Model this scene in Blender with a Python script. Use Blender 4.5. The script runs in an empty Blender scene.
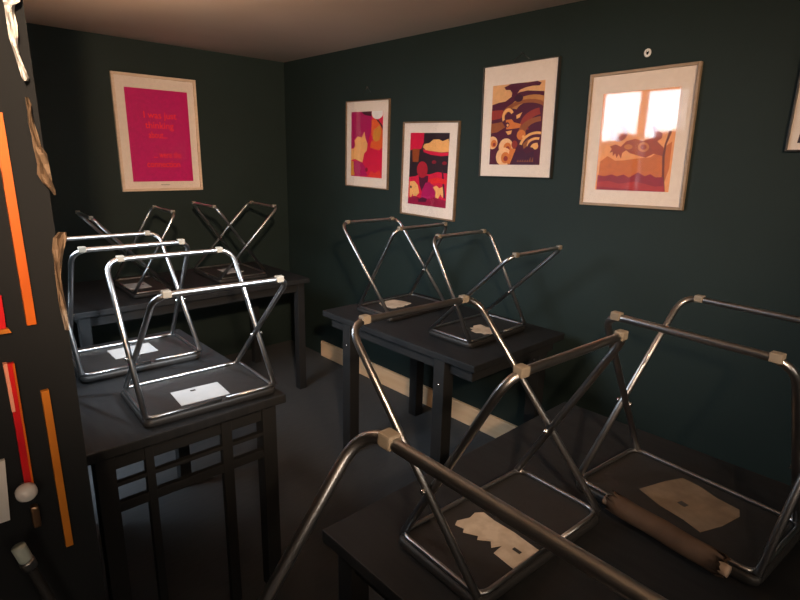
import bpy, bmesh, math, random
from mathutils import Vector, Matrix
random.seed(7)
sc = bpy.context.scene
col = sc.collection

# ------------------------------------------------------------------ camera
CAM = Vector((-2.2947, -3.7747, 1.5062))
AR = Vector((0.7334, -0.6794, 0.0236)).normalized()
AF = Vector((0.6618, 0.7055, -0.2537)).normalized()
AD = AF.cross(AR).normalized()
AR = AD.cross(AF).normalized()
FPX = 539.16
cd = bpy.data.cameras.new('camera'); cam = bpy.data.objects.new('camera', cd); col.objects.link(cam)
cam.matrix_world = Matrix(((AR.x, -AD.x, -AF.x, CAM.x), (AR.y, -AD.y, -AF.y, CAM.y), (AR.z, -AD.z, -AF.z, CAM.z), (0, 0, 0, 1)))
cd.sensor_width = 36; cd.lens = FPX / 800 * 36; cd.clip_start = .02
sc.camera = cam

def onplane(px, py, axis, d):
    """where the sight line of a photo point meets the plane axis = d (measuring positions in the room)"""
    v = AF + AR * ((px - 400) / FPX) + AD * ((py - 300) / FPX)
    t = (d - CAM[axis]) / v[axis]
    return CAM + v * t

# ------------------------------------------------------------------ materials
def mat(name, c, rough=.5, metal=0, c2=None, scale=8, stretch=(1, 1, 1), spec=.5, coat=0, bump=0, coat_ior=1.5, detail=4, lo=.35, hi=.65):
    m = bpy.data.materials.new(name); m.use_nodes = True
    nt = m.node_tree; b = nt.nodes['Principled BSDF']
    b.inputs['Base Color'].default_value = (*c, 1); b.inputs['Roughness'].default_value = rough
    b.inputs['Metallic'].default_value = metal; b.inputs['Specular IOR Level'].default_value = spec
    b.inputs['Coat Weight'].default_value = coat; b.inputs['Coat IOR'].default_value = coat_ior
    b.inputs['Coat Roughness'].default_value = .04
    if c2 is not None or bump:
        tc = nt.nodes.new('ShaderNodeTexCoord'); mp = nt.nodes.new('ShaderNodeMapping'); nz = nt.nodes.new('ShaderNodeTexNoise')
        mp.inputs['Scale'].default_value = stretch; nz.inputs['Scale'].default_value = scale; nz.inputs['Detail'].default_value = detail
        nt.links.new(tc.outputs['Object'], mp.inputs['Vector']); nt.links.new(mp.outputs['Vector'], nz.inputs['Vector'])
        if c2 is not None:
            rp = nt.nodes.new('ShaderNodeValToRGB')
            rp.color_ramp.elements[0].color = (*c, 1); rp.color_ramp.elements[1].color = (*c2, 1)
            rp.color_ramp.elements[0].position = lo; rp.color_ramp.elements[1].position = hi
            nt.links.new(nz.outputs['Fac'], rp.inputs['Fac']); nt.links.new(rp.outputs['Color'], b.inputs['Base Color'])
        if bump:
            bp = nt.nodes.new('ShaderNodeBump'); bp.inputs['Strength'].default_value = bump; bp.inputs['Distance'].default_value = .004
            nt.links.new(nz.outputs['Fac'], bp.inputs['Height']); nt.links.new(bp.outputs['Normal'], b.inputs['Normal'])
    return m

def srgb(r, g, b):
    f = lambda v: ((v / 255 + .055) / 1.055) ** 2.4 if v > 10 else v / 255 / 12.92
    return (f(r), f(g), f(b))

M = {}
M['wall'] = mat('dark_green_paint', (.0112, .0235, .0222), .66, c2=(.0128, .0262, .0248), scale=3, bump=.05, spec=.35)
M['ceiling'] = mat('cream_ceiling_paint', (.54, .415, .315), .9, c2=(.58, .45, .345), scale=2, spec=.2)
M['floor'] = mat('charcoal_floor', (.062, .069, .075), .85, c2=(.069, .076, .083), scale=12, stretch=(1, 8, 1), spec=.2)
M['black_room'] = mat('dark_brown_paint', (.05, .045, .04), .8)
M['partition'] = mat('black_paint', (.0115, .0145, .0175), .75, c2=(.013, .016, .019), scale=6, spec=.25)
M['skirting'] = mat('pale_pine_skirting', (.82, .57, .34), .6, c2=(.88, .64, .41), scale=5, stretch=(8, .6, 8))
M['steel'] = mat('satin_steel_tube', (.47, .48, .495), .31, 1, c2=(.42, .43, .44), scale=30)
M['bolt'] = mat('bright_bolt_steel', (.85, .85, .83), .2, 1, c2=(.8, .8, .8))
M['cap'] = mat('grey_plastic_foot', (.22, .195, .155), .5, c2=(.26, .235, .19), scale=40)
M['pad'] = mat('black_vinyl_seat', (.018, .019, .020), .5, c2=(.022, .023, .024), scale=60, bump=.15)
M['table'] = mat('dark_stained_wood', (.0125, .015, .0175), .6, c2=(.0195, .0215, .024), scale=9, stretch=(6, .8, 1), spec=.3)
M['table_leg'] = mat('black_painted_leg', (.018, .020, .022), .6, c2=(.020, .022, .024), spec=.25)
M['paper'] = mat('white_paper_label', (.40, .42, .435), .75, c2=(.44, .455, .465), scale=20)
M['warm_lit_paper'] = mat('warm_lit_paper_label', (.52, .43, .32), .8, c2=(.64, .55, .43), scale=30, lo=.4, hi=.6)  # beige cast of the warm light put into the paper colour
M['dim_lit_paper'] = mat('dim_lit_paper_label', (.15, .11, .074), .8, c2=(.23, .175, .12), scale=25, lo=.3, hi=.7)  # dim warm light on this label put into its brown
M['roll'] = mat('brown_rolled_paper', (.125, .078, .052), .75, c2=(.19, .125, .085), scale=14, lo=.3, hi=.7)
M['roll_in'] = mat('pale_paper_core', (.42, .31, .23), .8, c2=(.48, .36, .27))
M['ink'] = mat('black_ink', (.03, .03, .03), .7, c2=(.05, .05, .05))
M['mat_cream'] = mat('cream_mount_board', (.84, .74, .66), .85, c2=(.88, .78, .70), scale=60)
M['frame_bronze'] = mat('bronze_wood_frame', (.16, .105, .065), .4, c2=(.22, .15, .09), scale=20, stretch=(1, 1, 6))
M['frame_tan'] = mat('tan_wood_frame', (.33, .235, .15), .42, c2=(.40, .29, .19), scale=20, stretch=(1, 1, 6))
M['frame_black'] = mat('black_wood_frame', (.03, .028, .026), .4, c2=(.04, .038, .034))
M['frame_pale'] = mat('pale_wood_frame', (.72, .56, .42), .55, c2=(.80, .64, .49), scale=18, stretch=(1, 1, 5))
M['window_frame'] = mat('white_window_paint', (.75, .74, .72), .5, c2=(.8, .79, .77))
M['orange'] = mat('orange_stained_glass', srgb(232, 120, 30), .35, c2=srgb(200, 90, 22), scale=9, stretch=(1, 1, .5))
M['amber'] = mat('amber_stained_glass', srgb(220, 138, 48), .35, c2=srgb(198, 118, 38), scale=9, stretch=(1, 1, .5))
M['red'] = mat('red_stained_glass', srgb(226, 36, 36), .3, c2=srgb(196, 20, 40), scale=9)
M['pink'] = mat('pink_stained_glass', srgb(255, 170, 140), .3, c2=srgb(250, 190, 165), scale=9)
M['white_gloss'] = mat('white_glazed_china', (.88, .88, .87), .15, c2=(.9, .9, .9), coat=1)
M['plaster'] = mat('torn_plaster_edge', (.86, .87, .88), .6, c2=(.34, .25, .17), scale=9, lo=.52, hi=.62, bump=.6)
M['plaster_dim'] = mat('dim_torn_plaster', (.22, .155, .10), .7, c2=(.62, .56, .50), scale=11, lo=.56, hi=.70, bump=.6)  # lower scraps: weaker light put into a browner colour
M['brass'] = mat('tarnished_brass', (.45, .27, .16), .3, .9, c2=(.3, .2, .12))
M['mint'] = mat('pale_mint_plastic', (.55, .66, .60), .35, c2=(.6, .7, .65))
M['greenery'] = mat('dark_ivy_wall', (.012, .013, .011), .9, c2=(.018, .018, .015), scale=5)
M['wire'] = mat('picture_wire', (.10, .10, .10), .4, .8, c2=(.12, .12, .12))

def glass_mat(name, strength):
    m = bpy.data.materials.new(name); m.use_nodes = True; nt = m.node_tree; nt.nodes.clear()
    o = nt.nodes.new('ShaderNodeOutputMaterial'); mx = nt.nodes.new('ShaderNodeMixShader')
    tr = nt.nodes.new('ShaderNodeBsdfTransparent'); gl = nt.nodes.new('ShaderNodeBsdfGlossy'); fr = nt.nodes.new('ShaderNodeFresnel')
    ml = nt.nodes.new('ShaderNodeMath'); ml.operation = 'MULTIPLY'; ml.inputs[1].default_value = strength
    fr.inputs['IOR'].default_value = 1.45; gl.inputs['Roughness'].default_value = .03
    nt.links.new(fr.outputs[0], ml.inputs[0]); nt.links.new(ml.outputs[0], mx.inputs[0])
    nt.links.new(tr.outputs[0], mx.inputs[1]); nt.links.new(gl.outputs[0], mx.inputs[2]); nt.links.new(mx.outputs[0], o.inputs[0])
    return m
M['glass'] = glass_mat('clear_picture_glass', 1.0)
M['glass_matte'] = glass_mat('low_reflection_picture_glass', .12)

# ------------------------------------------------------------------ mesh helpers
def link(name, bm, mats, parent=None, smooth=False):
    me = bpy.data.meshes.new(name); bm.to_mesh(me); bm.free()
    for m in (mats if isinstance(mats, (list, tuple)) else [mats]): me.materials.append(m)
    if smooth:
        for p in me.polygons: p.use_smooth = True
    o = bpy.data.objects.new(name, me); col.objects.link(o)
    if parent is not None: o.parent = parent
    return o

def box(bm, x0, x1, y0, y1, z0, z1, bev=0, mi=0):
    r = bmesh.ops.create_cube(bm, size=1)
    for v in r['verts']:
        v.co = Vector(((x0 + x1) / 2 + v.co.x * (x1 - x0), (y0 + y1) / 2 + v.co.y * (y1 - y0), (z0 + z1) / 2 + v.co.z * (z1 - z0)))
    fs = set(f for v in r['verts'] for f in v.link_faces)
    for f in fs: f.material_index = mi
    if bev:
        es = list(set(e for v in r['verts'] for e in v.link_edges))
        bmesh.ops.bevel(bm, geom=es, offset=bev, segments=2, affect='EDGES', profile=.6)

def sweep(bm, pts, r, n=12, closed=False, flat=1.0, mi=0):
    """tube along pts; flat < 1 squashes it across its binormal"""
    pts = [Vector(p) for p in pts]; N = len(pts); rings = []
    nrm = None
    for i in range(N):
        if closed: t = (pts[(i + 1) % N] - pts[i - 1]).normalized()
        else: t = (pts[min(i + 1, N - 1)] - pts[max(i - 1, 0)]).normalized()
        if nrm is None:
            a = Vector((0, 0, 1)) if abs(t.z) < .9 else Vector((1, 0, 0))
            nrm = (a - t * a.dot(t)).normalized()
        else: nrm = (nrm - t * nrm.dot(t)).normalized()
        b = t.cross(nrm)
        rings.append([bm.verts.new(pts[i] + nrm * (math.cos(2 * math.pi * k / n) * r) + b * (math.sin(2 * math.pi * k / n) * r * flat)) for k in range(n)])
    for i in range(N if closed else N - 1):
        A, B = rings[i], rings[(i + 1) % N]
        for k in range(n):
            f = bm.faces.new((A[k], A[(k + 1) % n], B[(k + 1) % n], B[k])); f.material_index = mi; f.smooth = True
    if not closed:
        for rg, rev in ((rings[0], True), (rings[-1], False)):
            f = bm.faces.new(list(reversed(rg)) if rev else rg); f.material_index = mi

def fillet(a, c, b, r, n=8):
    """rounded corner points at c between a and b"""
    a, b, c = Vector(a), Vector(b), Vector(c)
    u = (a - c).normalized(); v = (b - c).normalized()
    p0 = c + u * r; p1 = c + v * r
    out = []
    for i in range(n + 1):
        t = i / n
        out.append(p0 * (1 - t) ** 2 + c * 2 * t * (1 - t) + p1 * t * t)
    return out

def structure(o): o['kind'] = 'structure'; return o
def tag(o, label, cat, group=None):
    o['label'] = label; o['category'] = cat
    if group: o['group'] = group
    return o
def empty(name, loc, rz=0):
    o = bpy.data.objects.new(name, None); col.objects.link(o); o.location = loc; o.rotation_euler = (0, 0, rz)
    o.empty_display_size = .1; return o

# ------------------------------------------------------------------ the room
ZC = 2.177
XL = -2.12           # inner face of the left wall
YP = -2.75           # front of the dark partition at the end of the left wall
YB, XB = -6.6, -4.4  # the room behind the camera
def slab(name, m, *a):
    bm = bmesh.new(); box(bm, *a); return structure(link(name, bm, m))
bm = bmesh.new(); box(bm, XB - .1, .1, YB - .1, YP + .08, -.1, 0); box(bm, XL - .12, .1, YP + .08, .1, -.1, 0)
structure(link('floor', bm, M['floor']))
bm = bmesh.new(); box(bm, XB - .1, .1, YB - .1, YP + .08, ZC, ZC + .1); box(bm, XL - .12, .1, YP + .08, .1, ZC, ZC + .1)
structure(link('ceiling', bm, M['ceiling']))
slab('wall_back', M['wall'], XL - .12, .1, 0, .1, 0, ZC)
slab('wall_right', M['wall'], 0, .1, YB, 0, 0, ZC)
slab('wall_rear', M['black_room'], XB, .1, YB - .1, YB, 0, ZC)
slab('wall_side', M['black_room'], XB - .1, XB, YB, YP + .08, 0, ZC)
# left wall with its window opening
WY0, WY1, WZ0, WZ1 = -2.16, -1.40, 1.25, 2.10
VY0, VY1, VZ0, VZ1 = -1.34, -.94, .06, .70   # added low window under the table tops
bm = bmesh.new()
XO = XL - .12
box(bm, XO, XL, YP + .08, WY0, 0, ZC); box(bm, XO, XL, WY1, VY0, 0, ZC); box(bm, XO, XL, VY1, 0, 0, ZC); box(bm, XO, XL, VY0, VY1, 0, VZ0); box(bm, XO, XL, VY0, VY1, VZ1, ZC)
box(bm, XO, XL, WY0, WY1, 0, WZ0); box(bm, XO, XL, WY0, WY1, WZ1, ZC)
structure(link('wall_left', bm, M['wall']))
w = structure(empty('window_1', (XL - .06, (WY0 + WY1) / 2, WZ0)))
hw = (WY1 - WY0) / 2; wh = WZ1 - WZ0
bm = bmesh.new()
for a in ((-hw, -hw + .04, 0, wh), (hw - .04, hw, 0, wh), (-hw + .04, hw - .04, 0, .04), (-hw + .04, hw - .04, wh - .04, wh), (-.022, .022, .04, wh - .04)):
    box(bm, -.03, .03, a[0], a[1], a[2], a[3])
link('window_frame', bm, M['window_frame'], w)
bm = bmesh.new(); box(bm, -.003, .003, -hw + .04, -.022, .04, wh - .04); box(bm, -.003, .003, .022, hw - .04, .04, wh - .04)
link('window_pane', bm, M['glass_matte'], w)
w = structure(empty('added_low_window', (XL - .06, (VY0 + VY1) / 2, VZ0))); hw = (VY1 - VY0) / 2; wh = VZ1 - VZ0
bm = bmesh.new()
for a in ((-hw, -hw + .03, 0, wh), (hw - .03, hw, 0, wh), (-hw + .03, hw - .03, 0, .03), (-hw + .03, hw - .03, wh - .03, wh), (-.075, -.035, .03, wh - .03), (.045, .085, .03, wh - .03)):
    box(bm, -.03, .03, a[0], a[1], a[2], a[3])
link('window_frame', bm, M['window_frame'], w)
# partition beside the camera, closing the end of the left wall
PX1 = XL + .012
slab('wall_partition', M['partition'], XB, PX1, YP, YP + .08, 0, ZC)
# skirting along the right wall
a = onplane(313, 336, 0, -.02); b = onplane(430, 391, 0, -.02)
zs = (a.z + b.z) / 2
bm = bmesh.new(); box(bm, -.02, 0, YB, -.46, 0, zs, .003)
structure(link('baseboard_right', bm, M['skirting']))

# dark framed coloured-glass slits on the partition
door = structure(empty('door_1', (XL - .2, YP, 0)))
def strip(name, m, p0, p1, w, depth=.008):
    """upright strip on the partition face from photo point p0 (top) to p1"""
    A = onplane(*p0, 1, YP - depth); B = onplane(*p1, 1, YP - depth)
    bm = bmesh.new()
    # strip follows its two ends so that it may stand slightly out of plumb
    vs = []
    for yy in (YP - depth, YP + .002):
        for (P, s) in ((A, -1), (A, 1), (B, 1), (B, -1)):
            vs.append(bm.verts.new((P.x + s * w / 2, yy, P.z)))
    for f in ((0, 1, 2, 3), (7, 6, 5, 4), (0, 4, 5, 1), (1, 5, 6, 2), (2, 6, 7, 3), (3, 7, 4, 0)): bm.faces.new([vs[k] for k in f])
    bmesh.ops.recalc_face_normals(bm, faces=bm.faces)
    o = link(name, bm, m, door); o.matrix_parent_inverse = Matrix.Translation(door.location).inverted(); return o
strip('orange_strip', M['orange'], (-3, 112), (32, 325), .013)
strip('orange_strip', M['amber'], (45, 391), (70, 546), .0115)
strip('red_strip', M['red'], (-3, 296), (2, 329), .011)
strip('red_strip', M['red'], (9.5, 364), (30.5, 492), .0125)
strip('pink_strip', M['pink'], (5, 364), (14, 412), .005, .0095)
strip('orange_strip', M['orange'], (13.5, 364), (34, 490), .0028, .0095)
strip('white_strip', M['white_gloss'], (-1, 462), (4.5, 522), .016)
strip('orange_strip', M['amber'], (1, 330), (4, 334), .020, .011)
# round white knob beside the red strip
c = onplane(25, 489, 1, YP - .01)
bm = bmesh.new()
prof = [(.0, -.026), (.010, -.025), (.0155, -.018), (.0165, -.010), (.012, -.002), (.008, .010)]
rings = []
for r, dy in prof[1:]:
    rings.append([bm.verts.new((c.x + math.cos(k * math.pi / 12) * r, c.y + dy, c.z + math.sin(k * math.pi / 12) * r)) for k in range(24)])
tip = bm.verts.new((c.x, c.y + prof[0][1], c.z))
for k in range(24): bm.faces.new((tip, rings[0][k], rings[0][(k + 1) % 24]))
for A, B in zip(rings, rings[1:]):
    for k in range(24): bm.faces.new((A[k], B[k], B[(k + 1) % 24], A[(k + 1) % 24]))
bmesh.ops.recalc_face_normals(bm, faces=bm.faces)
o = link('door_knob', bm, M['white_gloss'], door, True); o.matrix_parent_inverse = Matrix.Translation(door.location).inverted()
o['label'] = 'round white door knob'
c = onplane(36, 516, 1, YP - .01)
bm = bmesh.new(); box(bm, c.x - .006, c.x + .006, YP - .014, YP, c.z - .022, c.z + .020, .004)
o = link('lock_plate', bm, M['brass'], door); o.matrix_parent_inverse = Matrix.Translation(door.location).inverted()

# ragged plaster edge along the partition
def ragged(name, rows, label, m='plaster'):
    """rows of (y, left x, right x) read along the edge; a crumpled strip of real thickness"""
    bm = bmesh.new(); R = []
    for i, (py, xl, xr) in enumerate(rows):
        ring = []
        for s in range(5):
            d = YP - .012 - .006 * math.sin(i * 1.9 + s * 1.3) - .005 * (s % 2)
            ring.append(bm.verts.new(onplane(xl + (xr - xl) * s / 4, py, 1, d)))
        back = []
        for s in range(4, -1, -1):
            p = onplane(xl + (xr - xl) * s / 4, py, 1, YP + .0005); back.append(bm.verts.new(p))
        R.append(ring + back)
    for A, B in zip(R, R[1:]):
        for k in range(10): bm.faces.new((A[k], A[(k + 1) % 10], B[(k + 1) % 10], B[k]))
    bm.faces.new(R[0]); bm.faces.new(list(reversed(R[-1])))
    bmesh.ops.recalc_face_normals(bm, faces=bm.faces)
    o = link(name, bm, M[m])
    return tag(o, label, 'plaster')
ragged('torn_plaster', [(-6, 2, 22), (2, 3, 20), (5, 4, 15), (12, 5, 14), (25, 7, 17.5), (38, 9, 18), (46, 12, 18), (56, 15, 20), (66, 18, 24), (78, 22, 29), (81, 24, 28)],
       'ragged white torn plaster edge at the top of the dark partition')
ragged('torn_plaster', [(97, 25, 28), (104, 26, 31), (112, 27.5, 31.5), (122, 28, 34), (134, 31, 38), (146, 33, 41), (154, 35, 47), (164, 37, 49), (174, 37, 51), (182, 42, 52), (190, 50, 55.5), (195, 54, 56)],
       'torn plaster scrap halfway down the partition edge, weaker light in its brown colour', 'plaster_dim')
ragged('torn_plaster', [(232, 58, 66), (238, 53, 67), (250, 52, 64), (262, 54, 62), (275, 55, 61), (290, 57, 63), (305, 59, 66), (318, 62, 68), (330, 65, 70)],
       'torn plaster scrap beside the left ends of the white stool rungs, weaker light in its brown colour', 'plaster_dim')

# capped tube leaning at the lower left
p0 = onplane(19, 548, 1, -2.80); p1 = onplane(50, 600, 1, -2.80)
d = (p1 - p0).normalized(); p2 = p0 + d * ((p0.z - .004) / -d.z)
t = empty('capped_tube', p0)
tag(t, 'short metal tube with a pale mint cap sloping in the lower left corner', 'tube')
bm = bmesh.new(); sweep(bm, [Vector((0, 0, 0)), d * .3, p2 - p0], .008, 12); link('tube', bm, M['table_leg'], t)
bm = bmesh.new(); sweep(bm, [-d * .003, d * .002, d * .022, d * .027], .0105, 14); link('cap', bm, M['mint'], t, True)
bm = bmesh.new(); sweep(bm, [d * .029, d * .032, d * .042, d * .045], .0115, 14); link('collar', bm, M['steel'], t, True)

# ------------------------------------------------------------------ tables
def table(name, label, x0, x1, y0, y1, H, legs=None, lw=.05, bolts=False, apron=True):
    cx, cy = (x0 + x1) / 2, (y0 + y1) / 2
    t = empty(name, (cx, cy, 0)); tag(t, label, 'table', 'black tables')
    bm = bmesh.new(); box(bm, x0 - cx, x1 - cx, y0 - cy, y1 - cy, H - .03, H, .004); link('tabletop', bm, M['table'], t)
    if legs is None: legs = [(x0 + .05, y0 + .05), (x1 - .05, y0 + .05), (x0 + .05, y1 - .05), (x1 - .05, y1 - .05)]
    for lx, ly in legs:
        bm = bmesh.new(); box(bm, lx - cx - lw / 2, lx - cx + lw / 2, ly - cy - lw / 2, ly - cy + lw / 2, 0, H - .03, .003)
        lg = link('leg', bm, M['table_leg'], t)
        if bolts:
            bm = bmesh.new(); bmesh.ops.create_icosphere(bm, subdivisions=2, radius=.006)
            for v in bm.verts: v.co = Vector((v.co.x * .5 + lx - cx - lw / 2, v.co.y + ly - cy, v.co.z + bolts))
            link('bolt', bm, M['bolt'], lg, True)
    if apron:
        bm = bmesh.new(); a = .035
        X0, X1, Y0, Y1 = x0 - cx + a, x1 - cx - a, y0 - cy + a, y1 - cy - a
        box(bm, X0, X1, Y0, Y0 + .02, H - .085, H - .03); box(bm, X0, X1, Y1 - .02, Y1, H - .085, H - .03)
        box(bm, X0, X0 + .02, Y0 + .02, Y1 - .02, H - .085, H - .03); box(bm, X1 - .02, X1, Y0 + .02, Y1 - .02, H - .085, H - .03)
        link('apron', bm, M['table_leg'], t)
    return t
ZL, ZR, ZW, ZN, ZF = .745, .756, .74, .72, .747
lt = table('bar_table', 'dark brown wooden table at the left, lit from the window side', -2.035, -1.44, -2.325, -1.42, ZL)
lc = Vector(lt.location)
for nm, p0, p1, th in (('stretcher', (103, 487), (228, 446), .012), ('stretcher', (106, 508), (228, 468), .030)):
    a, b = onplane(*p0, 1, -2.285), onplane(*p1, 1, -2.285)
    zc = (a.z + b.z) / 2
    bm = bmesh.new(); box(bm, -1.985 - lc.x, -1.49 - lc.x, -2.295 - lc.y, -2.275 - lc.y, zc - th / 2, zc + th / 2, .002); link(nm, bm, M['table_leg'], lt)
for px, w in ((150, .024), (228, .034)):
    a = onplane(px, 470, 1, -2.285)
    bm = bmesh.new(); box(bm, a.x - lc.x - w / 2, a.x - lc.x + w / 2, -2.296 - lc.y, -2.274 - lc.y, .02, ZL - .03, .002); link('upright', bm, M['table_leg'], lt)
table('bar_table', 'dark table under the poster, two stools upended on it against the back wall', -1.75, -.42, -.93, -.22, ZR)
table('bar_table', 'black table along the framed prints, its legs in front of the pale skirting', -.755, -.10, -2.56, -1.55, ZW,
      legs=[(-.72, -1.745), (-.72, -2.372), (-.15, -1.65), (-.15, -2.46)], lw=.06, bolts=.60)
table('bar_table', 'large black table in the right foreground under two upended stools', -1.72, -.72, -3.82, -2.93, ZN)
table('bar_table', 'black table in the nearest foreground, hidden under the closest stool', -2.42, -1.95, -4.0, -3.22, ZF)

# ------------------------------------------------------------------ folding stools, upside down
PADZ = .026
SH, SA, SD = .449, .1984, .1274
CA, CB, WA, WB = .160, .1597, .1997, .1855
def stool(loc, yaw, z, ex, label, paper='white', Wk=1.0, group='upended folding stools'):
    ea, da, eb, db, hb = ex
    t = empty('folding_stool', (loc[0], loc[1], z), yaw)
    tag(t, label, 'stool', group)
    dA, dB = SD + da, SD + db
    wa, wb, ca, cb = WA * Wk, WB * Wk, CA * Wk, CB * Wk
    # padded seat, face down
    bm = bmesh.new(); hx, hy = wa + .006, max(dA, dB) + .004
    y0, y1 = -dA - .008, dB + .008
    n = 6; rr = .022; ring = []
    for (sx, yy, a0) in ((1, y1, 0), (-1, y1, 90), (-1, y0, 180), (1, y0, 270)):
        ccx = sx * (hx - rr); ccy = yy - rr * (1 if yy > 0 else -1)
        for k in range(n + 1):
            a = math.radians(a0 + 90 * k / n); ring.append((ccx + rr * math.cos(a), ccy + rr * math.sin(a)))
    lev = [(.0, .010), (.004, .003), (.010, 0), (.019, 0), (.0245, .003), (PADZ, .009)]
    R = []
    for zz, ins in lev:
        R.append([bm.verts.new((x * (1 - ins / hx), (y - (y0 + y1) / 2) * (1 - ins / hy) + (y0 + y1) / 2, zz)) for x, y in ring])
    for A, B in zip(R, R[1:]):
        for k in range(len(A)): bm.faces.new((A[k], A[(k + 1) % len(A)], B[(k + 1) % len(A)], B[k])).smooth = True
    bm.faces.new(list(reversed(R[0]))); bm.faces.new(R[-1])
    link('seat', bm, M['pad'], t)
    # steel rail round the underside; the front rail is open in the middle
    zr = PADZ + .005; r = .0052
    def rail(pts): 
        bm = bmesh.new(); sweep(bm, pts, r, 10); return link('seat_rail', bm, M['steel'], t)
    f0, f1 = -dA, dB; X = wa - .004
    k1 = fillet((0, f0, zr), (-X, f0, zr), (-X, f1, zr), .03); k2 = fillet((-X, f0, zr), (-X, f1, zr), (X, f1, zr), .03)
    k3 = fillet((-X, f1, zr), (X, f1, zr), (X, f0, zr), .03); k4 = fillet((X, f1, zr), (X, f0, zr), (0, f0, zr), .03)
    rail([(wa * .18, f0, zr)] + list(reversed(k4)) + list(reversed(k3)) + list(reversed(k2)) + list(reversed(k1)) + [(wa * .10, f0, zr)])
    # the two crossing leg frames
    hA = SH - .008; hB = SH + hb - .008; rt = .0082
    midA = midB = None
    for (s, w, c, a, dd, h) in ((1, wa, ca, SA + ea, dA, hA), (-1, wb, cb, SA + eb, dB, hB)):
        bm = bmesh.new(); zb = zr
        P = [Vector((-w, -s * dd, zb))] + fillet((-w, -s * dd, zb), (-w, s * a, h), (0, s * a, h), .052)
        P += fillet((0, s * a, h), (w, s * a, h), (w, -s * dd, zb), .052) + [Vector((w, -s * dd, zb))]
        sweep(bm, P, rt, 14)
        lf = link('leg_frame', bm, M['steel'], t)
        for sx in (-1, 1):
            bm = bmesh.new(); q = c - .004
            box(bm, sx * q - .011, sx * q + .011, s * a - .0098, s * a + .0098, h - .007, h + .0115, .003)
            link('foot_cap', bm, M['cap'], lf)
        if s == 1: A0, A1 = Vector((w, -dd, zb)), Vector((w, a, h))
        else: B0, B1 = Vector((w, dd, zb)), Vector((w, -a, h))
    # pivot where the frames cross
    best = min(((A0.lerp(A1, i / 60) - Vector((A0.x, B0.lerp(B1, j / 60).y, B0.lerp(B1, j / 60).z))).length, i, j) for i in range(61) for j in range(61))
    pv = A0.lerp(A1, best[1] / 60)
    for sx in (-1, 1):
        bm = bmesh.new(); sweep(bm, [(sx * (wb - .012), pv.y, pv.z), (sx * (wa + .010), pv.y, pv.z), (sx * (wa + .013), pv.y, pv.z)], .0052, 12)
        link('pivot_bolt', bm, M['bolt'], t, True)
    # paper label on the underside
    bm = bmesh.new(); zt = PADZ + .0006
    L, Wd, m, ang = .150, .112, M['paper'], .0
    cx0, cy0 = .0, -.005
    outline = [(-.5, -.5), (.5, -.5), (.5, .5), (-.5, .5)]
    if paper == 'torn':
        m = M['warm_lit_paper']
        outline = [(-.55, -.3), (-.42, -.42), (-.30, -.36), (-.1, -.5), (.06, -.44), (.10, -.30), (.17, -.45), (.5, -.38), (.52, .15), (.40, .45), (.05, .50), (-.1, .42), (-.35, .50), (-.52, .2)]
        L, Wd = .140, .14
    if paper == 'ragged':
        m = M['warm_lit_paper']
        outline = [(-.5, -.05), (-.36, -.15), (-.40, -.3), (-.2, -.38), (-.05, -.5), (.20, -.42), (.42, -.2), (.38, .15), (.46, .42), (.12, .5), (-.05, .36), (-.2, .42), (-.28, .22), (-.46, .2)]
        L, Wd = .12, .14
    if paper == 'brown':
        m = M['dim_lit_paper']
        outline = [(-.52, -.44), (-.15, -.5), (.2, -.47), (.46, -.5), (.5, -.1), (.47, .35), (.38, .5), (.1, .46), (-.2, .5), (-.45, .46), (-.5, .1)]
        L, Wd = .17, .155
    if paper == 'strip':
        m = M['warm_lit_paper']
        outline = [(-.5, -.30), (-.46, -.45), (-.34, -.38), (-.30, -.5), (-.14, -.30), (-.10, -.42), (.02, -.20), (.10, -.36), (.16, -.10), (.18, -.46), (.5, -.5), (.5, .45), (.1, .5), (-.2, .46), (-.4, .5), (-.47, .3), (-.44, .05)]
        L, Wd = .17, .085
    tag_pos = PAPER.get(label)
    if tag_pos: cx0, cy0, ang = tag_pos
    ca_, sa_ = math.cos(ang), math.sin(ang)
    tr = lambda u, v: (cx0 + u * L * ca_ - v * Wd * sa_, cy0 + u * L * sa_ + v * Wd * ca_)
    top = [bm.verts.new((*tr(u, v), zt + .0008)) for u, v in outline]; bot = [bm.verts.new((*tr(u, v), zt - .0008)) for u, v in outline]
    bm.faces.new(top); bm.faces.new(list(reversed(bot)))
    for k in range(len(top)): bm.faces.new((bot[k], bot[(k + 1) % len(top)], top[(k + 1) % len(top)], top[k]))
    bmesh.ops.recalc_face_normals(bm, faces=bm.faces)
    lb = link('paper_label', bm, m, t); lb['label'] = 'white paper label' if paper == 'white' else 'torn paper label with dim warm light in its colour'
    if paper in ('white', 'brown', 'strip'):
        bm = bmesh.new()
        u0, v0 = {'white': (-.08, .30), 'brown': (-.02, -.16), 'strip': (.33, .02)}[paper]
        q = [tr(u0 - .055, v0 - .05), tr(u0 + .055, v0 - .05), tr(u0 + .055, v0 + .05), tr(u0 - .055, v0 + .05)]
        f = bm.faces.new([bm.verts.new((x, y, zt + .0012)) for x, y in q])
        g = bmesh.ops.extrude_face_region(bm, geom=[f]); bmesh.ops.translate(bm, verts=[v for v in g['geom'] if isinstance(v, bmesh.types.BMVert)], vec=(0, 0, .0004))
        bmesh.ops.recalc_face_normals(bm, faces=bm.faces)
        link('printed_mark', bm, M['ink'], lb)
    return t
PH = 0
PAPER = {}
def S(label, loc, yaw, z, ex, paper, pos=None, **k):
    if pos: PAPER[label] = pos
    return stool(loc, yaw, z, ex, label, paper, **k)
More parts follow.
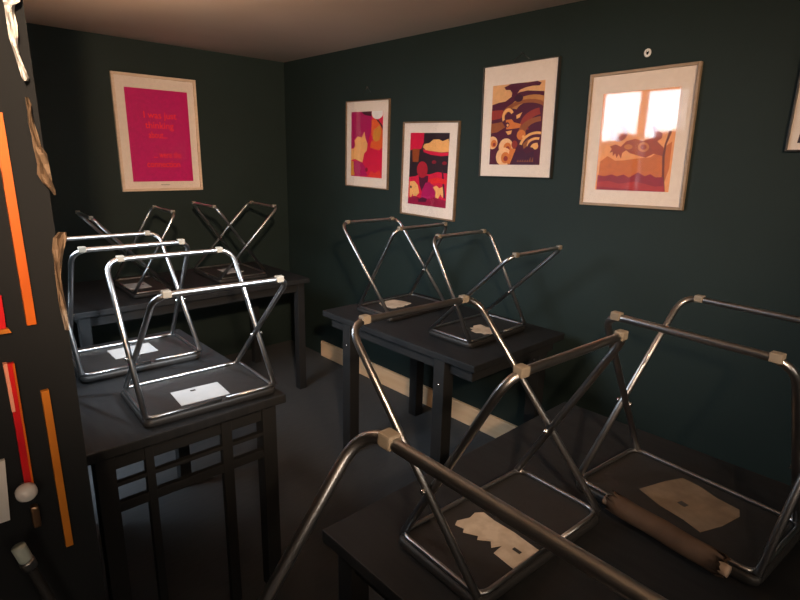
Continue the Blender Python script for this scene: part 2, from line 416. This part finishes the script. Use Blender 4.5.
def pxlabel(loc, yaw, z, p0, p1):
    """centre and turn of a label whose long axis was read off between two photo points"""
    a, b = (onplane(*p, 2, z + PADZ) for p in (p0, p1)); m = (a + b) / 2 - Vector((loc[0], loc[1], 0)); d = b - a
    return (m.x * math.cos(yaw) + m.y * math.sin(yaw), -m.x * math.sin(yaw) + m.y * math.cos(yaw), math.atan2(d.y, d.x) - yaw)
S('upended steel stool at the front of the left table, clean white label on its seat', (-1.6615, -2.1852), -.0484, ZL, (-.0136, -.0227, .0483, .0342, -.0232), 'white', (-.012, -.014, -.03))
S('upended steel stool at the left table with the brightest white rungs, behind the front one', (-1.715, -1.6763), -.0313, ZL, (.0173, .0293, -.0282, -.0163, .0139), 'white', (.005, .012, .02))
S('upended stool below the left half of the crimson poster, on the back table', (-1.3624, -.6283), -1.613, ZR, (-.0237, -.0587, .0211, 0, -.0129), 'white', (.0, .0, .0))
S('upended stool below the right edge of the poster, on the back table near the corner', (-.7496, -.5657), -1.606, ZR, (.0172, .0556, -.0264, 0, .0105), 'white', (-.02, -.02, .0))
S('upended stool with crossed shining legs under the two small prints', (-.4299, -1.7713), .0215, ZW, (.0261, .0252, -.0336, -.0346, .0092), 'torn', (-.01, .012, .1))
S('upended stool under the bear print, a scrap of torn label on its seat', (-.4181, -2.3396), .0056, ZW, (-.034, -.0496, .0434, .0296, -.0242), 'ragged', (-.01, .0, .0))
S('upended stool in the middle foreground, ragged strip of label on its seat', (-1.4319, -3.1569), -.0537, ZN, (.0549, .0244, -.0272, -.0609, .0178), 'strip', pxlabel((-1.4319, -3.1569), -.0537, ZN, (476, 524), (515, 551)))
S('upended stool at the right edge of the photo, large label on its seat with dim light in its brown colour', (-1.0088, -3.4346), -1.662, ZN, (.0439, .0399, -.0367, -.0405, .0167), 'brown', pxlabel((-1.0088, -3.4346), -1.662, ZN, (666, 487), (719, 520)))
S('nearest upended stool, its thick brown rung sloping across the bottom of the photo', (-2.118, -3.531), -1.60, ZF, (.0, .0, .0, .0, .0), 'white', (.0, .0, .0), Wk=1.15)

# rolled brown paper on the right stool
zroll = ZN + PADZ + .012
a = onplane(612, 499, 2, zroll + .02); b = onplane(722, 563, 2, zroll + .02)
t = empty('paper_roll', (a.x, a.y, 0)); tag(t, 'rolled brown paper lying along the upended stool at the right', 'paper roll')
d = b - a; ln = d.length; d.normalize(); side = Vector((0, 0, 1)).cross(d)
bm = bmesh.new(); rows = []
NS = 40
for i in range(9):
    base = Vector((0, 0, zroll + .013)) + d * (ln * i / 8)
    rw = []
    for k in range(NS):
        th = 2 * math.pi * k / NS * 1.9; rr = .0235 - .0035 * k / NS * 1.9
        wob = 1 + .04 * math.sin(i * 1.7 + k * .4)
        end = 0
        if i in (0, 8): end = (.006 * math.sin(k * 1.3) + .004 * math.sin(k * 2.9)) 
        rw.append(bm.verts.new(base + d * end + (side * math.cos(th) + Vector((0, 0, 1)) * math.sin(th)) * rr * wob))
    rows.append(rw)
for A, B in zip(rows, rows[1:]):
    for k in range(NS - 1): bm.faces.new((A[k], A[k + 1], B[k + 1], B[k])).smooth = True
bmesh.ops.solidify(bm, geom=bm.faces[:], thickness=.001)
link('sheet', bm, M['roll'], t)
bm = bmesh.new(); c0 = Vector((0, 0, zroll + .010)); sweep(bm, [c0 - d * .016, c0 - d * .010, c0 + d * (ln + .008), c0 + d * (ln + .014)], .0115, 14)
link('core', bm, M['roll_in'], t, True)

# ------------------------------------------------------------------ pictures
def picture(name, label, corners, axis, fw, depth, fm, matw, art, glass, tilt=0, pane=True):
    """corners: photo points TL TR BR BL of the frame; axis 0: right wall, 1: back wall. art(bm-like adder) gives ink shapes in 0..1"""
    P = [onplane(x, y, axis, -depth) for x, y in corners]
    h = 1 - axis
    # horizontal coordinate runs left to right in the room: right wall -> -y, back wall -> +x
    sg = -1 if axis == 0 else 1
    u = [p[h] * sg for p in P]; z = [p.z for p in P]
    u0, u1 = (u[0] + u[3]) / 2, (u[1] + u[2]) / 2; z1, z0 = (z[0] + z[1]) / 2, (z[2] + z[3]) / 2
    rot = ((z[1] - z[0]) + (z[2] - z[3])) / 2 / (u1 - u0)
    W, H = u1 - u0, z1 - z0
    loc = Vector((0, 0, z0)); loc[h] = sg * (u0 + u1) / 2
    t = empty(name, loc, -math.pi / 2 if axis == 0 else 0)
    # local frame: x to the viewer's right, -y out of the wall, z up
    t.rotation_euler = (0, 0, -math.pi / 2) if axis == 0 else (0, 0, 0)
    t.rotation_euler.rotate_axis('Y', -rot)
    tag(t, label, 'picture', 'framed prints')
    bm = bmesh.new()
    x0, x1 = -W / 2, W / 2
    box(bm, x0, x0 + fw, -depth, 0, 0, H, .0015); box(bm, x1 - fw, x1, -depth, 0, 0, H, .0015)
    box(bm, x0 + fw, x1 - fw, -depth, 0, 0, fw, .0015); box(bm, x0 + fw, x1 - fw, -depth, 0, H - fw, H, .0015)
    link('frame', bm, fm, t)
    bm = bmesh.new(); yb = -depth * .45
    box(bm, x0 + fw, x1 - fw, yb, -.001, fw, H - fw); link('mount', bm, M['mat_cream'], t)
    # print
    ml, mr, mt, mb = matw   # fractions of the frame size
    ax0, ax1 = x0 + W * ml, x1 - W * mr; az1, az0 = H - H * mt, H * mb
    mats = []; bm = bmesh.new(); lay = [0]
    def ink(color, pts, gloss=0):
        key = ('ink%02x%02x%02x' % color) + ('g' if gloss else '')
        if key not in M: M[key] = mat('printed_ink', srgb(*color), .55, c2=tuple(min(1, v * 1.12) for v in srgb(*color)), scale=50, coat=1 if gloss else 0, coat_ior=gloss or 1.5)
        if M[key] not in mats: mats.append(M[key])
        lay[0] += 1; yy = yb - .0006 - .00012 * lay[0]
        vs = [bm.verts.new((ax0 + (ax1 - ax0) * s, yy, az1 - (az1 - az0) * v)) for s, v in ((min(1, max(0, s_)), min(1, max(0, v_))) for s_, v_ in pts)]
        f = bm.faces.new(vs); f.material_index = mats.index(M[key]); f.normal_update()
        if f.normal.y > 0: f.normal_flip()
    art(ink)
    link('print', bm, mats, t)
    if pane:
        bm = bmesh.new(); yg = -depth * .80
        box(bm, x0 + fw, x1 - fw, yg, yg + .0012, fw, H - fw); link('glass_pane', bm, M[glass], t)
    return t, (ax0, ax1, az0, az1, yb)

def ell(cx, cy, rx, ry, n=18, a0=0, a1=360):
    return [(cx + rx * math.cos(math.radians(a0 + (a1 - a0) * k / n)), cy + ry * math.sin(math.radians(a0 + (a1 - a0) * k / n))) for k in range(n if a1 - a0 == 360 else n + 1)]
full = [(0, 0), (1, 0), (1, 1), (0, 1)]
def arc(cx, cy, r0, r1, a0, a1, ky=1, n=12):
    o = [(cx + r1 * math.cos(math.radians(a0 + (a1 - a0) * k / n)), cy + ky * r1 * math.sin(math.radians(a0 + (a1 - a0) * k / n))) for k in range(n + 1)]
    i = [(cx + r0 * math.cos(math.radians(a0 + (a1 - a0) * k / n)), cy + ky * r0 * math.sin(math.radians(a0 + (a1 - a0) * k / n))) for k in range(n, -1, -1)]
    return o + i

CRIM, MAG, CREAM, ORG, DARK, MAROON, YEL = (214, 16, 64), (176, 10, 92), (240, 178, 108), (226, 96, 40), (44, 26, 36), (80, 12, 46), (208, 140, 50)
def art1(k):
    f = lambda L: [((x - 168) / 166, (y - 115) / 362) for x, y in L]
    k(CRIM, full); k(MAG, f([(168, 115), (276, 115), (276, 215), (258, 290), (250, 330), (240, 260), (215, 250), (185, 280), (190, 318), (168, 315)]))
    k(ORG, f([(276, 160), (300, 158), (320, 175), (334, 200), (334, 310), (315, 325), (290, 318), (270, 310), (276, 280), (290, 265), (276, 240)]))
    k(YEL, f([(288, 215), (318, 190), (326, 225), (318, 270), (300, 280), (284, 262)]))
    k(DARK, f([(222, 115), (276, 115), (276, 143), (262, 138), (246, 135), (232, 127)])); k(DARK, f([(300, 158), (312, 162), (334, 195), (334, 215), (322, 190)]))
    k(CREAM, f([(168, 322), (182, 318), (192, 302), (186, 272), (204, 250), (226, 256), (240, 224), (246, 260), (258, 290), (254, 330), (240, 346), (232, 396), (206, 386), (192, 378), (168, 386)]))
    k(MAG, f([(180, 392), (206, 388), (232, 398), (246, 420), (258, 470), (220, 474), (176, 474)])); k(YEL, f([(168, 388), (184, 392), (184, 440), (190, 470), (168, 474)]))
    k((120, 16, 30), f(ell(254, 435, 7, 12))); k((226, 60, 44), f([(262, 474), (278, 440), (300, 452), (322, 430), (334, 476)]))
    k((244, 244, 238), f(ell(306, 126, 29, 32)))
def art2(k):
    f = lambda L: [((x - 95 + (y - 113) * .033) / 195, (y - 113 - (x - 95) * .06) / 365) for x, y in L]
    k(DARK, full)
    k(CRIM, [(0, 0), (.36, 0), (.36, .12), (.30, .22), (0, .24)]); k((150, 70, 30), [(.06, .22), (.26, .22), (.24, .40), (.08, .40)])
    k(CREAM, f([(160, 187), (168, 172), (192, 168), (212, 152), (240, 152), (256, 162), (284, 152), (293, 168), (291, 214), (250, 216), (204, 208), (172, 202)]))
    k(CRIM, f([(160, 196), (172, 202), (204, 209), (250, 217), (291, 216), (291, 232), (250, 234), (200, 226), (164, 212)]))
    k((140, 20, 44), f(ell(217, 262, 11, 9))); k((140, 20, 44), f(ell(268, 268, 11, 9)))
    k(CRIM, [(0, .62), (.18, .60), (.3, .56), (.55, .56), (.75, .52), (1, .53), (1, 1), (0, 1)])
    k(MAROON, f([(140, 330), (190, 330), (185, 380), (165, 430), (145, 380)])); k((176, 28, 48), f(ell(158, 300, 28, 42)))
    k(MAG, f([(150, 462), (160, 400), (176, 366), (200, 362), (232, 395), (252, 470)]))
    k(CREAM, f([(92, 362), (118, 358), (136, 380), (144, 420), (132, 432), (120, 452), (108, 425), (100, 450), (92, 440)])); k(DARK, f(ell(99, 390, 5, 7)))
    k(CREAM, f([(214, 388), (232, 378), (246, 392), (270, 378), (272, 400), (262, 440), (252, 420), (240, 446), (226, 440), (228, 410)]))
    k(MAROON, f([(256, 300), (262, 300), (268, 350), (276, 440), (268, 440), (260, 360)])); k((226, 40, 40), f([(190, 350), (230, 338), (282, 348), (284, 372), (240, 366), (205, 372)]))
    k((150, 12, 60), [(0, .92), (.2, .88), (.45, .93), (.7, .87), (1, .90), (1, 1), (0, 1)])
    k(MAROON, f([(140, 452), (160, 440), (186, 448), (180, 464), (140, 466)]))
def art3(k):
    f = lambda L: [((x - 87) / 236, (y - 150) / 362) for x, y in L]
    SKY, BR, OR, RUST = (226, 172, 118), (150, 84, 44), (214, 122, 56), (150, 50, 40)
    k(SKY, full)
    k(MAROON, f([(88, 236), (120, 228), (150, 225), (180, 205), (215, 190), (250, 186), (322, 196), (322, 512), (82, 512)]))
    k((188, 128, 70), arc(.78, .36, .30, .46, 200, 350, .45)); k(BR, arc(.70, .42, .42, .52, 195, 350, .42))
    k(MAROON, f([(142, 162), (158, 156), (172, 142), (184, 140), (188, 148), (212, 146), (250, 152), (290, 148), (308, 160), (300, 170), (270, 168), (240, 172), (214, 180), (200, 200), (178, 208), (180, 190), (170, 176), (150, 174)]))
    k(RUST, f([(88, 262), (140, 262), (150, 280), (130, 300), (88, 306)])); k(BR, f([(88, 322), (140, 316), (156, 340), (120, 362), (86, 366)]))
    k(RUST, arc(1.0, .52, .26, .42, 160, 260, .5)); k(BR, arc(1.0, .60, .30, .44, 170, 265, .42))
    k(CREAM, arc(.34, .40, .07, .12, 150, 330, .9)); k(CREAM, f([(205, 290), (232, 278), (222, 300), (208, 306)])); k((60, 12, 40), f(ell(212, 216, 20, 16)))
    k(OR, f([(158, 308), (186, 306), (196, 320), (230, 330), (225, 346), (186, 350), (162, 350)])); k(MAROON, f(ell(166, 330, 10, 12))); k(CREAM, f(ell(168, 332, 5, 6)))
    k(CREAM, f([(160, 360), (190, 356), (186, 372), (172, 376)]))
    for cx, cy, r in ((98, 410, 26), (165, 430, 34), (158, 476, 38), (234, 378, 20)):
        k((240, 190, 140) if cx != 234 else OR, f(ell(cx, cy, r, r * 1.15))); k(OR, f(ell(cx + 8, cy + 4, r * .55, r * .7))); k(RUST if cx != 234 else CREAM, f(ell(cx + 10, cy + 8, r * .28, r * .32)))
    k(OR, f([(186, 436), (214, 440), (200, 480), (190, 508), (176, 508)])); k(RUST, f(ell(206, 420, 14, 18)))
    k((70, 16, 50), f([(198, 512), (206, 460), (226, 452), (240, 440), (262, 462), (296, 450), (304, 512)]))
    for j in range(3): k(CREAM, arc(.92, .80, .06 + j * .11, .11 + j * .11, 195, 285, .62))
    k(BR, f([(244, 420), (270, 395), (262, 430), (250, 442)])); k(CREAM, f(ell(302, 430, 12, 14)))
    for j in range(7): k(BR, f([(222 + j * 11, 498), (229 + j * 11, 488 - 12 * (j > 4)), (230 + j * 11, 500)]))
def art4(k):
    f = lambda L: [((x - 97 + (y - 160) * .065) / 272, (y - 163 + (x - 110) * .035) / 345) for x, y in L]
    PALE, RST, OR, RD = (240, 160, 92), (168, 66, 22), (206, 106, 30), (150, 8, 30)
    k(PALE, full, 1.55)
    k(OR, f([(92, 405), (120, 384), (150, 400), (180, 398), (230, 390), (280, 384), (350, 330), (345, 420), (320, 512), (80, 512)]), 1.55)
    k(RST, f(ell(158, 300, 36, 32)), 1.55); k((206, 120, 52), f(ell(160, 298, 18, 15)), 1.55)
    wing = [(128, 350), (150, 342), (170, 350), (190, 330), (222, 322), (250, 330), (280, 318), (300, 330), (322, 350), (324, 380), (290, 372), (262, 386), (236, 380), (205, 372), (190, 362), (176, 372), (172, 392), (163, 376), (155, 390), (150, 374), (140, 384), (140, 368), (128, 372), (136, 358)]
    k(RST, f(wing), 1.55)
    k((206, 120, 52), f(ell(253, 350, 20, 17)), 1.55); k(RST, f(ell(253, 350, 11, 9)), 1.55); k((206, 120, 52), f(ell(198, 350, 16, 9)), 1.55)
    k(RST, f([(278, 282), (290, 274), (298, 292), (316, 302), (316, 318), (300, 330), (284, 325), (286, 300)]), 1.55)
    k((120, 50, 24), f([(340, 292), (348, 298), (332, 340), (328, 380), (330, 450), (334, 512), (318, 512), (322, 440), (320, 378), (326, 340)]), 1.55)
    k(RD, f([(84, 455), (110, 458), (140, 450), (160, 456), (185, 448), (205, 458), (238, 438), (262, 450), (282, 442), (300, 452), (326, 450), (334, 514), (80, 512)]), 1.55)
    k((180, 34, 30), f([(84, 480), (130, 474), (170, 482), (230, 470), (300, 484), (330, 480), (332, 500), (80, 498)]), 1.55)
def art5(k):
    k((52, 40, 54), [(0, .05), (.2, 0), (1, 0), (1, 1), (.02, 1), (.06, .7), (-.02, .5)]); k(MAROON, [(.3, .4), (1, .3), (1, .9), (.35, .95)])
def art0(k): k((196, 0, 104), full)

pt, (tx0, tx1, tz0, tz1, tyb) = picture('wall_poster', 'crimson poster with red lettering in a pale frame on the back wall', [(111, 71), (196, 80), (203, 190), (123, 191.5)], 1, .016, .022, M['frame_pale'], (.135, .115, .115, .085), art0, 'glass_matte')
pt['category'] = 'poster'
def lettering(txt, u, v, size, m, name='lettering', width=None):
    cu = bpy.data.curves.new(name, 'FONT'); cu.body = txt; cu.size = size; cu.extrude = .0003; cu.offset = size * .012
    o = bpy.data.objects.new(name, cu); col.objects.link(o)
    bpy.context.view_layer.update()
    me = bpy.data.meshes.new_from_object(o.evaluated_get(bpy.context.evaluated_depsgraph_get()))
    bpy.data.objects.remove(o)
    w = max(v_.co.x for v_ in me.vertices)
    k = (width * (tx1 - tx0) / w) if width else 1
    for v_ in me.vertices: v_.co.x *= k
    me.materials.clear(); me.materials.append(m)
    o = bpy.data.objects.new(name, me); col.objects.link(o); o.parent = pt
    o.location = (tx0 + (tx1 - tx0) * u, tyb - .0016, tz1 - (tz1 - tz0) * v); o.rotation_euler = (math.pi / 2, 0, 0)
    return o
RI = mat('red_lettering_ink', srgb(252, 52, 58), .6, c2=srgb(246, 46, 54), scale=30)
for txt, u, v, w in (('I was just', .25, .305, .54), ('thinking', .27, .415, .46), ('about...', .31, .520, .30), ('... were the', .36, .735, .46), ('connection', .24, .840, .55)):
    lettering(txt, u, v, .058, RI, width=w)
o = lettering('PRINTED', .44, 1.045, .010, M['frame_bronze'], 'caption', width=.14)

picture('framed_print', 'small framed print, leftmost on the right wall, with white disc and magenta shapes', [(345, 101.5), (388, 98.5), (387, 190), (345, 185.5)], 0, .006, .016, M['frame_bronze'], (.125, .14, .125, .125), art1, 'glass_matte')
picture('framed_print', 'small framed print with a cream cloud above red hills, hung lowest', [(402.5, 122), (458, 120.5), (453, 222), (399, 213)], 0, .008, .017, M['frame_bronze'], (.14, .16, .115, .125), art2, 'glass_matte')
picture('framed_print', 'framed print of a dark bear standing on a maroon hill over flowers', [(484, 66.5), (560, 56), (551, 178), (479, 177)], 0, .004, .020, M['frame_black'], (.14, .16, .175, .115), art3, 'glass_matte')
picture('framed_print', 'large framed orange print with blown-out window glare on its upper half', [(592, 74), (705, 61), (682, 210), (580, 205)], 0, .011, .020, M['frame_tan'], (.145, .145, .15, .125), art4, 'glass_matte')
bl = onplane(784, 151.5, 0, -.02)
tl = onplane(799, 82, 0, -.02)
def toP(y, z):
    v = Vector((-.02, y, z)) - CAM; d = v.dot(AF); return (400 + FPX * v.dot(AR) / d, 300 + FPX * v.dot(AD) / d)
picture('framed_print', 'framed print cut off by the right edge of the photo', [toP(bl.y, bl.z + .52), toP(bl.y - .42, bl.z + .52), toP(bl.y - .42, bl.z), toP(bl.y, bl.z)], 0, .006, .020, M['frame_black'], (.055, .12, .12, .055), art5, 'glass_matte')

# nail plate above the large print and hanging wires above three of the prints
p = onplane(648, 53, 0, 0)
t = empty('picture_hook', p); tag(t, 'small pale picture hook on the wall above the large orange print', 'hook')
bm = bmesh.new(); sweep(bm, [Vector((-.004, math.cos(a) * .010, math.sin(a) * .012)) for a in [k * math.pi / 6 for k in range(12)]], .005, 8, closed=True); link('plate', bm, M['white_gloss'], t)
bm = bmesh.new(); sweep(bm, [(0, 0, .004), (-.014, 0, .004), (-.016, 0, .004)], .003, 8); link('nail', bm, M['bolt'], t)
def hanger(px, py, w, h, label):
    p = onplane(px, py, 0, -.006); t = empty('hanging_wire', p); tag(t, label, 'wire', 'picture wires')
    bm = bmesh.new(); sweep(bm, [(0, w, -h), (0, 0, 0), (0, -w, -h)], .0016, 6); link('wire', bm, M['wire'], t)
    bm = bmesh.new(); sweep(bm, [(.006, 0, 0), (-.004, 0, 0)], .004, 8); link('nail', bm, M['wire'], t)
hanger(522, 53, .045, .030, 'hanging wire peaking above the bear print')
hanger(367, 87, .040, .034, 'hanging wire peaking above the leftmost small print')

# ------------------------------------------------------------------ outside the window
bm = bmesh.new(); box(bm, -6.0, -5.8, -7, 4, -.2, 1.84)
for k in range(60):
    y = -7 + k * .185; box(bm, -5.98, -5.82, y, y + .16, 1.8, 1.91 + .07 * math.sin(k * 1.7) + .05 * math.sin(k * .9 + 1))
structure(link('wall_outside', bm, M['greenery']))
slab('ground_outside', M['greenery'], -6, XB - .1, -7, 4, -.25, -.2)

# ------------------------------------------------------------------ light
wd = bpy.data.worlds.new('overcast_sky'); sc.world = wd; wd.use_nodes = True
bg = wd.node_tree.nodes['Background']; bg.inputs['Color'].default_value = (.80, .90, 1.0, 1); bg.inputs['Strength'].default_value = 20
ld = bpy.data.lights.new('window_portal', 'AREA'); ld.shape = 'RECTANGLE'; ld.size = WY1 - WY0; ld.size_y = WZ1 - WZ0
ld.cycles.is_portal = True
lo = bpy.data.objects.new('window_portal', ld); col.objects.link(lo); lo.location = (XL - .121, (WY0 + WY1) / 2, (WZ0 + WZ1) / 2)
lo.rotation_euler = Vector((-1, 0, 0)).to_track_quat('Z', 'Y').to_euler()
ld = bpy.data.lights.new('added_window_portal', 'AREA'); ld.shape = 'RECTANGLE'; ld.size = VY1 - VY0; ld.size_y = VZ1 - VZ0
ld.cycles.is_portal = True
lo = bpy.data.objects.new('added_window_portal', ld); col.objects.link(lo); lo.location = (XL - .121, (VY0 + VY1) / 2, (VZ0 + VZ1) / 2)
lo.rotation_euler = Vector((-1, 0, 0)).to_track_quat('Z', 'Y').to_euler()
def lamp(name, loc, watts, c, r):
    l = bpy.data.lights.new(name, 'POINT'); l.energy = watts; l.color = c; l.shadow_soft_size = r
    o = bpy.data.objects.new(name, l); col.objects.link(o); o.location = loc; return o
WARM = (1, .66, .42)
lamp('rear_fill_lamp', (-3.4, -5.6, 1.45), 28, (1, .82, .66), .3)  # unseen fill lights added behind the camera
lamp('rear_fill_lamp', (-1.6, -6.2, 1.45), 28, (1, .82, .66), .3)
sl = bpy.data.lights.new('ceiling_fill_spot', 'SPOT'); sl.energy = 60; sl.color = (1, .62, .36); sl.spot_size = math.radians(150); sl.spot_blend = 1; sl.shadow_soft_size = .06  # unseen upward spot added for the warm glow on the ceiling
so = bpy.data.objects.new('ceiling_fill_spot', sl); col.objects.link(so); so.location = (-1.85, -1.65, 1.45); so.rotation_euler = (math.pi, 0, 0)

def spot(loc, aim, watts, ang, blend=.8, c=WARM, r=.05):
    l = bpy.data.lights.new('aimed_spot', 'SPOT'); l.energy = watts; l.color = c; l.spot_size = math.radians(ang); l.spot_blend = blend; l.shadow_soft_size = r
    o = bpy.data.objects.new('aimed_spot', l); col.objects.link(o); o.location = loc
    o.rotation_euler = (Vector(aim) - Vector(loc)).to_track_quat('-Z', 'Y').to_euler()
spot((-1.08, -3.80, 2.12), (-1.74, -1.92, 1.02), 400, 27, 1, (.86, .94, 1), .04)  # unseen cool spot added to brighten the left stools' rungs and labels
spot((-2.6, -4.5, 2.10), (-.75, 0, 1.5), 270, 58, 1)
spot((-2.6, -4.6, 2.10), (0, -1.45, 1.10), 200, 60, .9)
spot((-2.5, -4.9, 2.10), (0, -2.75, 1.62), 75, 36)
sc.view_settings.view_transform = 'Standard'; sc.view_settings.look = 'None'
sc.view_settings.exposure = 0; sc.view_settings.gamma = 1; sc.view_settings.use_curve_mapping = False
